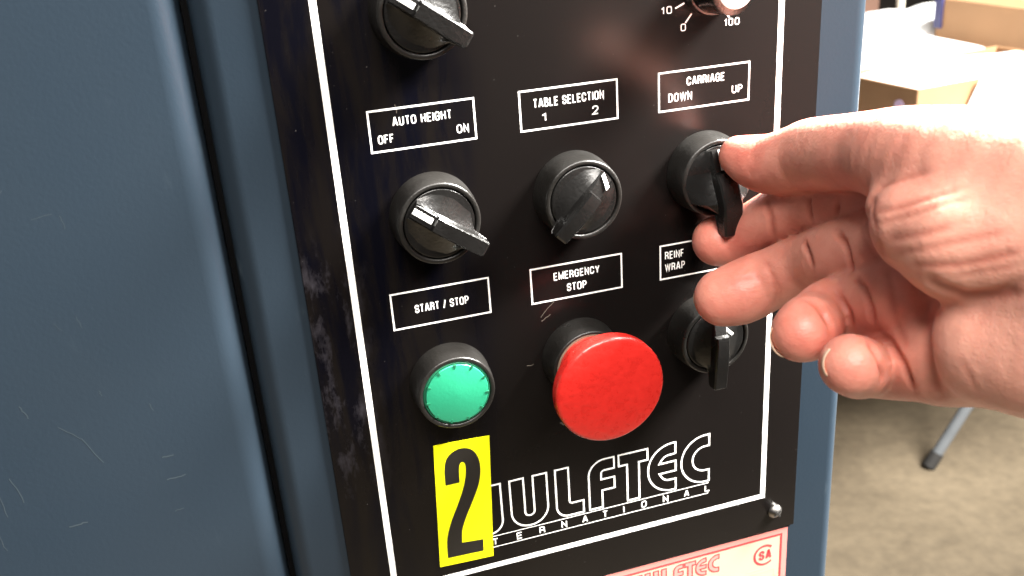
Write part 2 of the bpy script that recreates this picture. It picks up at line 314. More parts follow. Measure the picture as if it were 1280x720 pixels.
cb = link('cabinet_body', bm_mesh('body', box_bm((-640, 36, -1199), (-60, 620, 430), 4)), M['blue'], cab)
lp = link('lower_panel', rounded_panel(-620, -50.5, -1190, -563, 1.0, 9, 34), M['blue'], cab); sharp_smooth(lp, 50)
# hairline scratches and chips that show on the door
sc = [((-104, -19), (-98, -18.2), .35), ((-112, -11), (-110, -9), .5), ((-96, -19), (-95.4, -23.5), .4), ((-99, -52), (-98, -56.5), .4), ((-106, -53), (-104, -56), .3),
      ((-113, -89), (-107, -95), .5), ((-107, -95), (-102, -105.5), .6), ((-122, -79), (-120.5, -84), .7), ((-98, -79), (-97.4, -81), .5), ((-84, -87), (-83.4, -90), .5),
      ((-84, -108), (-80, -107.8), .9), ((-84, -117), (-78, -116.6), .8), ((-118, -127), (-112, -126.6), .9), ((-84, -130), (-81, -129.7), .6), ((-136, -108), (-135, -118), .5),
      ((-131, -104), (-129, -114), .6), ((-140, -121), (-138.5, -131), .5), ((-113, -156), (-106, -155.5), .6), ((-150, -92), (-149.6, -93.2), .7)]
for a, b_, w in sc:
    bm = bmesh.new(); pts = [Vector(a).lerp(Vector(b_), t/5)+Vector((random.uniform(-.25, .25), random.uniform(-.2, .2))) for t in range(6)]
    stroke(bm, pts, w*.55, -1.0+.04, False); ink('scratch', bm, M['scratch'], cd)

# ------------------------------------------------------------------ control box
box = empty('control_box', (0.0685, 0.02, -0.24), 'blue grey machine control box with black faceplate, rotary knobs, green button and red emergency stop', 'control panel')
door = link('box_door', rounded_panel(-48.2, 187.6, -420, 300, 1.3, 7, 34), M['blue'], box); sharp_smooth(door, 50)
body = link('enclosure', bm_mesh('enclosure', box_bm((-44, 37, -430), (184, 210, 310), 3)), M['blue'], box)
gapb = link('gap_backing', bm_mesh('gap_backing', box_bm((-58.5, 30, -560), (-43, 36.5, 420), 0)), M['scale_dark'], box)  # near-black strip closing the back of the gap
fp = link('faceplate', bm_mesh('faceplate', box_bm((-28.3, 0, -206.4), (165.2, 1.25, 118), .35, 2)), M['plate'], box, 'black faceplate printed with white borders and legends'); sharp_smooth(fp, 40)
# border rectangle
bm = bmesh.new(); stroke(bm, fillet([(-12.2, 104), (148.8, 104), (148.8, -186.9), (-12.2, -186.9)]), 2.3); ink('border_line', bm, M['white_ink'], fp)
X = [0.0, 50.87, 101.63]; W_ = 35.1
legends = [
    (0, 0.0, 13.4, [('AUTO HEIGHT', 7.7, 27.4, -5.7, -2.75), ('OFF', 2.4, 7.6, -10.95, -8.05), ('ON', 28.7, 32.8, -10.9, -8.0)]),
    (1, 0.0, 13.4, [('TABLE SELECTION', 55.6, 81.1, -6.05, -3.0), ('1', 58.4, 59.9, -10.9, -8.0), ('2', 76.7, 78.9, -11.0, -8.0)]),
    (2, 0.0, 13.4, [('CARRIAGE', 112.3, 127.0, -5.4, -2.45), ('DOWN', 105.2, 114.3, -10.5, -7.5), ('UP', 130.0, 134.1, -10.4, -7.5)]),
    (0, -63.66, 13.3, [('START / STOP', 8.0, 27.4, -72.1, -69.0)]),
    (1, -63.66, 13.3, [('EMERGENCY', 59.5, 77.3, -69.5, -66.5), ('STOP', 64.4, 72.0, -74.6, -71.5)]),
    (2, -63.66, 13.3, [('REINF', 103.5, 111.3, -69.3, -66.2), ('WRAP', 103.5, 111.7, -74.1, -71.0)]),
]
for ci, z, h, words in legends:
    bm = bmesh.new(); x = X[ci]
    stroke(bm, [Vector(q) for q in ((x, z), (x+W_, z), (x+W_, z-h), (x, z-h))], .62)
    for s, a, b_, c, d in words: text_mesh(bm, s, a, b_, c, d, pen=.135)
    ink('legend', bm, M['white_ink'], fp, 'white outlined legend reading '+' '.join(w[0] for w in words))
# dial scale round the white capped knob
DX, DZ = 120.1, 26.2
bm = bmesh.new()
for k in (0, 1, 2, 3, 4, 5, 6, 7, 10):
    a = math.radians(230.5-28.1*k); d = Vector((math.cos(a), math.sin(a)))
    stroke(bm, [Vector((DX, DZ))+d*9.5, Vector((DX, DZ))+d*13.2], .55, closed=False)
    t = str(k*10); w = .85*len(t)*1.15; c = {0: Vector((110.9, 14.6)), 1: Vector((104.7, 20.9)), 10: Vector((129.4, 14.6))}.get(k, Vector((DX, DZ))+d*(15.6+.9*len(t)*abs(d.x)))
    text_mesh(bm, t, c.x-w, c.x+w, c.y-1.25, c.y+1.25)
ink('dial_scale', bm, M['white_ink'], fp, 'white dial scale numbered 0 to 100')

# maker's name in outlined capitals
LOGO = dict(
    W=[(13, -149.5), (18.5, -149.5), (18.5, -167.2, 1.6), (20.6, -167.2, .9), (20.6, -149.5), (25.6, -149.5), (25.6, -167.2, .9), (27.6, -167.2, 1.4), (27.6, -149.5), (33, -149.5), (33, -171.8, 5.5), (13, -171.8, 5.5)],
    U=[(36.8, -149.5), (42.4, -149.5), (42.4, -167.3, 1.9), (46.3, -167.3, 1.9), (46.3, -149.5), (52, -149.5), (52, -172, 7.4), (36.8, -172, 7.4)],
    L=[(55.6, -149.5), (61.1, -149.5), (61.1, -166.4, 1.2), (67, -166.4), (67, -172), (55.6, -172, 5)],
    F=[(69.6, -149.5, 7), (80.6, -149.5), (80.6, -154.7), (74.9, -154.7, 1.4), (74.9, -158.8), (80.6, -158.8), (80.6, -164), (75.2, -164), (75.2, -172), (69.6, -172)],
    T=[(82.6, -149.5), (95.2, -149.5), (95.2, -154.7), (91.4, -154.7), (91.4, -172), (86.2, -172), (86.2, -154.7), (82.6, -154.7)],
    E=[(107.6, -149.5), (107.6, -154.7), (102.4, -155.0, 4), (100.4, -158.3), (107.7, -158.3), (107.7, -163), (100.4, -163), (102.4, -166.7, 4), (107.7, -167), (107.7, -172), (95.4, -172, 11), (95.4, -149.5, 11)],
    C=[(122.9, -149.5), (122.9, -154.8), (115.4, -154.8, 5.6), (115.4, -166.4, 5.6), (122.9, -166.4), (122.9, -172), (110.3, -172, 11), (110.3, -149.5, 11)])
for k, poly in LOGO.items():
    bm = bmesh.new(); stroke(bm, fillet(poly), .72); ink('name_letter', bm, M['white_ink'], fp, 'outlined white letter '+k)
bm = bmesh.new()
for z in (-173.1, -178.2): stroke(bm, [Vector((13, z)), Vector((122.8, z))], .34, closed=False)
for s, x in zip('INTERNATIONAL', (11.4, 20, 29.25, 39.3, 48.9, 58.3, 67.3, 76.1, 84.3, 93.3, 103.1, 112.7, 122.3)):
    w = .25 if s == 'I' else 1.2; text_mesh(bm, s, x-w, x+w, -177.35, -174.15, pen=.16)
ink('name_subline', bm, M['white_ink'], fp, 'small white word INTERNATIONAL between two thin lines')
# a few nicks and lint marks on the faceplate
for a, b_, w in [((53.5, -83), (60, -76.5), .25), ((54, -84.5), (57.5, -82.5), .3), ((47.2, -101.5), (50, -101.3), .35), ((9.5, -1.5), (9.2, 1.2), .3), ((59, -128.5), (60.2, -130), .7)]:
    bm = bmesh.new(); stroke(bm, [Vector(a).lerp(Vector(b_), t/4)+Vector((random.uniform(-.2, .2), random.uniform(-.2, .2))) for t in range(5)], w*.8, .04, False); ink('scratch', bm, M['plate_scratch'], fp)
for k in range(9):
    x, z = random.uniform(-24, -16), random.uniform(-120, -46)
    bm = bmesh.new(); n = 9; q = [bm.verts.new((x+math.cos(i*2*PI/n)*random.uniform(.3, 1.1), -.04, z+math.sin(i*2*PI/n)*random.uniform(.5, 2.0))) for i in range(n)]; bm.faces.new(q)
    #ink('lint_mark', bm, M['grey_ink'], fp)
    bm.free()

def catmull(P, n=6, closed=False):
    out = []
    for i in range(len(P)-1):
        p0, p1, p2, p3 = P[max(0, i-1)], P[i], P[i+1], P[min(len(P)-1, i+2)]
        for j in range(n):
            t = j/n; out.append(.5*((2*p1)+(p2-p0)*t+(2*p0-5*p1+4*p2-p3)*t*t+(3*p1-p0-3*p2+p3)*t*t*t))
    return out+[P[-1]]
# yellow number sticker over the first letter
st = prism('number_sticker', [(8.9, -126.2), (30.5, -127.1), (27.9, -182.1), (6.1, -181.1)], 0.06, 0.22, M['yellow'], box, 'bright yellow sticker with a bold black numeral 2')
V2 = Vector
outer = catmull([V2(q) for q in [(11.8, -144.6), (12.0, -138), (13.2, -133.2), (16, -130.6), (19.5, -129.9), (23, -131.3), (25.2, -134.8), (25.9, -140), (24.9, -146.5), (22, -153.5), (18.6, -160.5), (16.5, -166.2), (15.8, -172.1)]])
inner = catmull([V2(q) for q in [(9.6, -177.7), (9.8, -172), (10.5, -167.2), (12.6, -161), (15.6, -154.5), (18.3, -148), (19.7, -143), (20.2, -139), (20.0, -136.8), (19.1, -135.9), (18.1, -136.7), (17.6, -139), (17.3, -144.6)]])
bm = bmesh.new(); f = bm.faces.new([bm.verts.new((q.x, -.28, q.y)) for q in outer+[V2((24.4, -172.9)), V2((24.1, -178.4))]+inner])
f.normal_update(); bmesh.ops.triangulate(bm, faces=[f]); ink('numeral', bm, M['sticker_black'], st)

# ------------------------------------------------------------------ rating label below the faceplate
rl = link('rating_label', bm_mesh('rating_label', box_bm((52, .55, -268), (161.9, 1.26, -207.9), .25, 2)), M['label'], box, 'cream metal rating label with red frame and red name')
H = -.55+.05
def inkl(name, bm, m_, lab=None): return ink(name, bm, m_, rl, lab)
bm = bmesh.new(); stroke(bm, [V2(q) for q in ((53.3, -209.0), (160.8, -209.0), (160.8, -266.9), (53.3, -266.9))], 3.4, H); inkl('pink_margin', bm, M['label_pink'])
bm = bmesh.new(); stroke(bm, [V2(q) for q in ((54.6, -210.3), (159.5, -210.3), (159.5, -265.6), (54.6, -265.6))], .85, H+.04); inkl('red_frame', bm, M['red_ink'])
s_ = .40
bm = bmesh.new()
for k, poly in LOGO.items():
    pts = [V2((128.7+(q.x-122.9)*s_*1.02, -212.2+(q.y+149.5)*s_)) for q in fillet(poly)]
    stroke(bm, pts, .55, H+.02)
inkl('red_name', bm, M['red_ink'], 'maker name in red outlined capitals')
bm = bmesh.new()
for k, poly in LOGO.items():
    pts = [V2((128.7+(q.x-122.9)*s_*1.02, -212.2+(q.y+149.5)*s_)) for q in fillet(poly)]
    bm.faces.new([bm.verts.new((q.x, -H, q.y)) for q in pts]).normal_update()
bmesh.ops.triangulate(bm, faces=bm.faces[:]); inkl('name_fill', bm, M['label_pink'])
bm = bmesh.new(); c = V2((151.4, -219.4))
stroke(bm, [c+V2((5.0*math.cos(math.radians(a)), 5.0*math.sin(math.radians(a)))) for a in range(48, 313, 8)], 1.0, H+.02, False)
text_mesh(bm, 'S', 148.6, 151.3, -222.0, -216.9, H+.02, pen=.2); text_mesh(bm, 'A', 151.9, 154.9, -222.0, -216.9, H+.02, pen=.2)
inkl('approval_mark', bm, M['red_ink'], 'red certification mark, letters SA inside a C')
bm = bmesh.new(); stroke(bm, [V2(q) for q in ((133, -228.2), (157, -228.2), (157, -236), (133, -236))], .35, H+.02)
stroke(bm, [V2((143, -226.6)), V2((150, -226.4))], .4, H+.02, False); stroke(bm, [V2((60, -226)), V2((120, -226))], .4, H+.02, False); inkl('form_lines', bm, M['grey_ink'])

# ------------------------------------------------------------------ screw at the plate corner
def screw(cx, cz):
    s = lathe('screw', [(3.3, 0), (3.3, .5)]+arc(0, -.9, 3.4, 25, 88, 6)+[(.01, 2.5)], cx, cz, M['steel'], box, seg=32, ang=30, label='small domed steel screw in the faceplate corner')
    for a in (40, 130):
        d = V2((math.cos(math.radians(a)), math.sin(math.radians(a)))); n = V2((-d.y, d.x)); c = V2((cx, cz))
        q = [c+d*2.0+n*.35, c-d*2.0+n*.35, c-d*2.0-n*.35, c+d*2.0-n*.35]
        prism('slot', [(v.x, v.y) for v in q], 2.25, 2.53 if a == 40 else 2.55, M['rubber'], s)
screw(155.2, -196.6); screw(-18.5, -196.6)

# ------------------------------------------------------------------ switches
BEZ = [(14.9, 0), (14.9, 1.2), (14.7, 2.0)]+[(14.6, 5.5)]+arc(13.25, 10.35, .75, 10, 90, 5)+arc(12.75, 10.7, .4, 90, 180, 3)+[(12.25, 8.2), (0.01, 8.2)]
def bezel(cx, cz, parent):
    return lathe('bezel', BEZ, cx, cz, M['black_plastic'], parent, ang=40)
def loc(cx, cz, head, a, b, h):
    t = math.radians(head); return (cx+a*math.cos(t)-b*math.sin(t), -h, cz+a*math.sin(t)+b*math.cos(t))
def selector(cx, cz, head, stripe, label, ext=0, lift=0):
    sw = bpy.data.objects.new('selector_switch', None); C.objects.link(sw); sw.location = (cx*MM, 0, cz*MM); sw.empty_display_size = .01
    sw.parent = box; sw['label'] = label; sw.matrix_parent_inverse = Matrix.Translation(-parent_world(box))
    bezel(cx, cz, sw)
    # disc and handle: loft along the heading, long end overhangs the bezel
    kn = lathe('knob_disc', [(11.9, 8.4), (11.9, 10.3)]+arc(11.4, 10.4, .5, 0, 90, 4)+[(.01, 10.9)], cx, cz, M['knob_plastic'], sw, ang=40)
    secs = []
    def sec(a, top, wt, wb, base, fil):
        b0 = base
        secs.append([(a, -wb-fil, b0), (a, -wb-fil*.45, b0+1.0*min(1, fil/2)), (a, -wb, b0+2.4*min(1, .66+fil/8)), (a, -wt-.25, top-.7), (a, -wt+.15, top), (a, wt-.15, top), (a, wt+.25, top-.7), (a, wb, b0+2.4*min(1, .66+fil/8)), (a, wb+fil*.45, b0+1.0*min(1, fil/2)), (a, wb+fil, b0)])
    sec(-11.0, 12.6, 1.9, 2.2, 10.7, 1.0)
    sec(-8.0, 13.8, 1.9, 2.3, 10.7, 3.8)
    sec(-3.6, 15.0, 1.9, 2.4, 10.7, 5.2)
    sec(-3.3, 16.9, 1.9, 2.4, 10.7, 5.2)
    sec(0, 17.5, 1.9, 2.5, 10.7, 5.6)
    sec(7.0, 17.3, 1.95, 2.5, 10.7, 4.4)
    sec(10.6, 17.0, 1.95, 2.4, 10.8, 1.2)
    sec(11.4, 16.9, 1.95, 2.3, 11.2, .5)
    sec(15.0, 16.4, 1.9, 2.2, 11.9, .1)
    sec(15.6, 15.9, 1.7, 1.9, 12.4, .1)
    secs = [[(a+ext*(a > 11.5), b*(1.26+.09*lift), h+lift*min(1, max(0, (a+3)/8))*(h > 11.6 or a > 11.2)) for a, b, h in s] for s in secs]
    v = [loc(cx, cz, head, *q) for s in secs for q in s]; n = len(secs[0]); f = []
    for j in range(len(secs)-1):
        for i in range(n): k = (i+1) % n; f.append((j*n+i, j*n+k, (j+1)*n+k, (j+1)*n+i))
    f += [tuple(range(n)), tuple(range((len(secs)-1)*n, len(secs)*n))]
    me = mesh('handle', v, f); b = bmesh.new(); b.from_mesh(me); bmesh.ops.recalc_face_normals(b, faces=b.faces); b.to_mesh(me); b.free()
    hd = link('handle', me, M['knob_plastic'], sw); sharp_smooth(hd, 30)
    # white pointer bar on the short end
    q = [loc(cx, cz, head, *s) for s in stripe]; c0 = [(x, y-.35, z) for x, y, z in q]
    me = mesh('pointer_mark', q+c0, [(0, 1, 2, 3), (7, 6, 5, 4), (0, 4, 5, 1), (1, 5, 6, 2), (2, 6, 7, 3), (3, 7, 4, 0)])
    link('pointer_mark', me, M['white_ink'], sw)
    return sw
S1 = [(-10.9, -.8, 12.75), (-10.9, 1.1, 12.75), (-4.2, 1.1, 14.9), (-4.2, -.8, 14.9)]
S2 = [(-11.3, -1.9, 12.85), (-9.9, -2.1, 13.5), (-7.2, 2.1, 14.6), (-8.7, 2.4, 14.1)]
selector(19.0, 29.8, -36, S1, 'black rotary selector cut off by the top of the photo')
selector(17.7, -37.3, -36, S1, 'black rotary selector under the AUTO HEIGHT legend', 1.3)
selector(68.4, -37.3, 225, S2, 'black rotary selector under the TABLE SELECTION legend')
selector(119.2, -37.3, -86, S1, 'black rotary selector being turned by the hand', 3.4, 4.6)
selector(119.2, -101.0, -91, [(-6.6, .5, 13.1), (-7.4, 1.4, 13.1), (-2.8, 6.2, 13.1), (-2.0, 5.3, 13.1)], 'black rotary selector partly hidden below the fingers', 3.2)
def holder(name, cx, cz, label):
    sw = bpy.data.objects.new(name, None); C.objects.link(sw); sw.location = (cx*MM, 0, cz*MM); sw.empty_display_size = .01
    sw.parent = box; sw['label'] = label; sw.matrix_parent_inverse = Matrix.Translation(-parent_world(box)); return sw
# green push button
gb = holder('push_button', 17.7, -100.6, 'green round push button in black bezel')
bezel(17.7, -100.6, gb)
lathe('lens_rim', [(12.2, 8.3), (12.2, 10.5), (11.9, 10.9), (11.6, 10.9), (11.5, 10.6), (.01, 10.6)], 17.7, -100.6, M['green_dark'], gb)
lens = lathe('lens', [(11.35, 10.4), (11.35, 11.1)]+arc(11.05, 11.1, .3, 0, 90, 3)+[(.01, 11.65)], 17.7, -100.6, M['green'], gb)
for k in range(11):
    a = math.radians(90+360/11*k); d = V2((math.cos(a), math.sin(a))); n = V2((-d.y, d.x)); c = V2((17.7, -100.6))
    q = [c+d*10.2+n*.22, c+d*11.5+n*.4, c+d*11.5-n*.4, c+d*10.2-n*.22]
    prism('notch', [(v.x, v.y) for v in q], 10.8, 11.62, M['green_dark'], gb)
# emergency stop
es = holder('emergency_stop', 68.0, -101.0, 'large red mushroom emergency stop button')
bezel(68.0, -101.0, es)
lathe('collar_ring', [(12.9, 10.6), (12.9, 11.35), (12.2, 11.45), (11, 11.3)], 68.0, -101.0, M['brass'], es)
lathe('stem', [(12.2, 8.3), (12.2, 12), (12.6, 17), (13.4, 22), (14.4, 25.5)], 68.0, -101.0, M['red'], es)
lathe('mushroom_head', [(12, 24.0), (17.2, 24.2)]+arc(18.5, 26.6, 1.6, -80, 0, 5)+[(20.15, 29.3)]+arc(18.4, 29.5, 1.75, 0, 78, 7)+[(15, 31.9), (10, 32.4), (5, 32.65), (.01, 32.7)], 68.0, -101.0, M['red'], es, ang=60)
# potentiometer
DX, DZ = 121.0, 27.6
pt = holder('dial_knob', DX, DZ, 'black potentiometer knob with bright white cap')
lathe('skirt', [(10.0, 0), (10.0, 2.5), (9.6, 3.2), (8.6, 3.4)], DX, DZ, M['black_plastic'], pt)
kb = lathe('grip', [(9.0, 3.3), (8.9, 4), (8.5, 15.6)]+arc(8.0, 15.8, .5, 0, 90, 4)+[(6.3, 16.9)], DX, DZ, M['knob_plastic'], pt)
lathe('cap', [(6.4, 16.6), (6.4, 17.2)]+arc(6.0, 17.3, .4, 0, 90, 3)+[(.01, 17.9)], DX, DZ, M['white_ink'], pt)

# ------------------------------------------------------------------ hand
FINGERS = {
    'index': [[120.03, -9.59, -61.45, 8.9], [124.47, -10.99, -61.77, 9.3], [128.26, -15.07, -58.31, 9.5], [130.74, -20.5, -53.66, 9.1], [134.77, -28.12, -47.85, 9.6], [139.26, -36.4, -43.25, 9.8], [142.21, -48.91, -38.98, 10.8], [146.03, -64.42, -33.29, 11.5]],
    'middle': [[110.12, -32.25, -73.23, 9.7], [115.48, -34.22, -71.68, 10.7], [122.07, -35.05, -69.32, 10.6], [126.5, -38.34, -66.23, 10.1], [131.33, -42.75, -62.86, 10.6], [134.08, -50.32, -57.77, 10.2], [134.18, -65.16, -50.37, 11.4], [137.17, -83.25, -43.37, 12.3]],
    'ring': [[99.95, -94.63, -57.41, 8.0], [104.24, -91.63, -58.09, 9.0], [111.7, -84.48, -60.1, 8.6], [117.41, -82.35, -59.27, 9.2], [125.01, -79.47, -60.65, 10.0], [126.23, -88.19, -56.57, 10.6], [130.97, -102.82, -50.87, 12.3]],
    'pinky': [[102.54, -114.05, -58.86, 7.9], [107.69, -110.34, -62.49, 8.3], [115.92, -103.79, -67.96, 7.9], [120.23, -103.0, -68.52, 8.8], [123.33, -103.79, -68.32, 9.6], [124.44, -109.47, -65.11, 10.4], [128.78, -119.66, -59.81, 12]],
    'thumb': [[122.53, -19.18, -27.66, 6.8], [125.63, -24.0, -28.92, 8.9], [129.32, -30.58, -28.68, 10.2], [132.77, -40.19, -25.19, 11.3], [134.04, -46.18, -22.6, 11.7], [132.33, -65.77, -16.93, 11.4], [132.74, -78.17, -14.06, 12], [131.94, -92.85, -12.04, 14], [134.32, -115.65, -11.03, 17], [147.07, -144.35, -11.64, 21]],
}
PALM = [
    [[146.03, -64.42, -33.29, 11.5], [154.86, -81.68, -28.34, 13], [168.82, -126.14, -22.92, 20]],
    [[137.17, -83.25, -43.37, 12.3], [148.1, -98.09, -39.27, 13.5], [167.34, -131.65, -31.32, 20]],
    [[130.97, -102.82, -50.87, 12.3], [140.58, -114.48, -48.08, 13.5], [163.68, -137.0, -40.73, 20]],
    [[128.78, -119.66, -59.81, 12], [135.18, -127.8, -56.23, 13.5], [160.23, -141.93, -49.06, 20]],
]
PADS = [
    [[119.58, -103.22, -20.54, 6.5], [120.0, -114.26, -22.3, 12], [123.53, -124.6, -23.0, 15.5], [136.38, -140.79, -20.74, 18]],
    [[130.41, -134.71, -49.33, 16.2], [135.36, -141.92, -47.13, 18], [144.39, -146.8, -44.71, 20]],
    [[146.27, -145.88, -20.79, 23], [162.69, -186.53, -10.25, 26]],
    [[145.88, -150.66, -37.09, 25], [160.22, -191.48, -23.14, 27]],
]

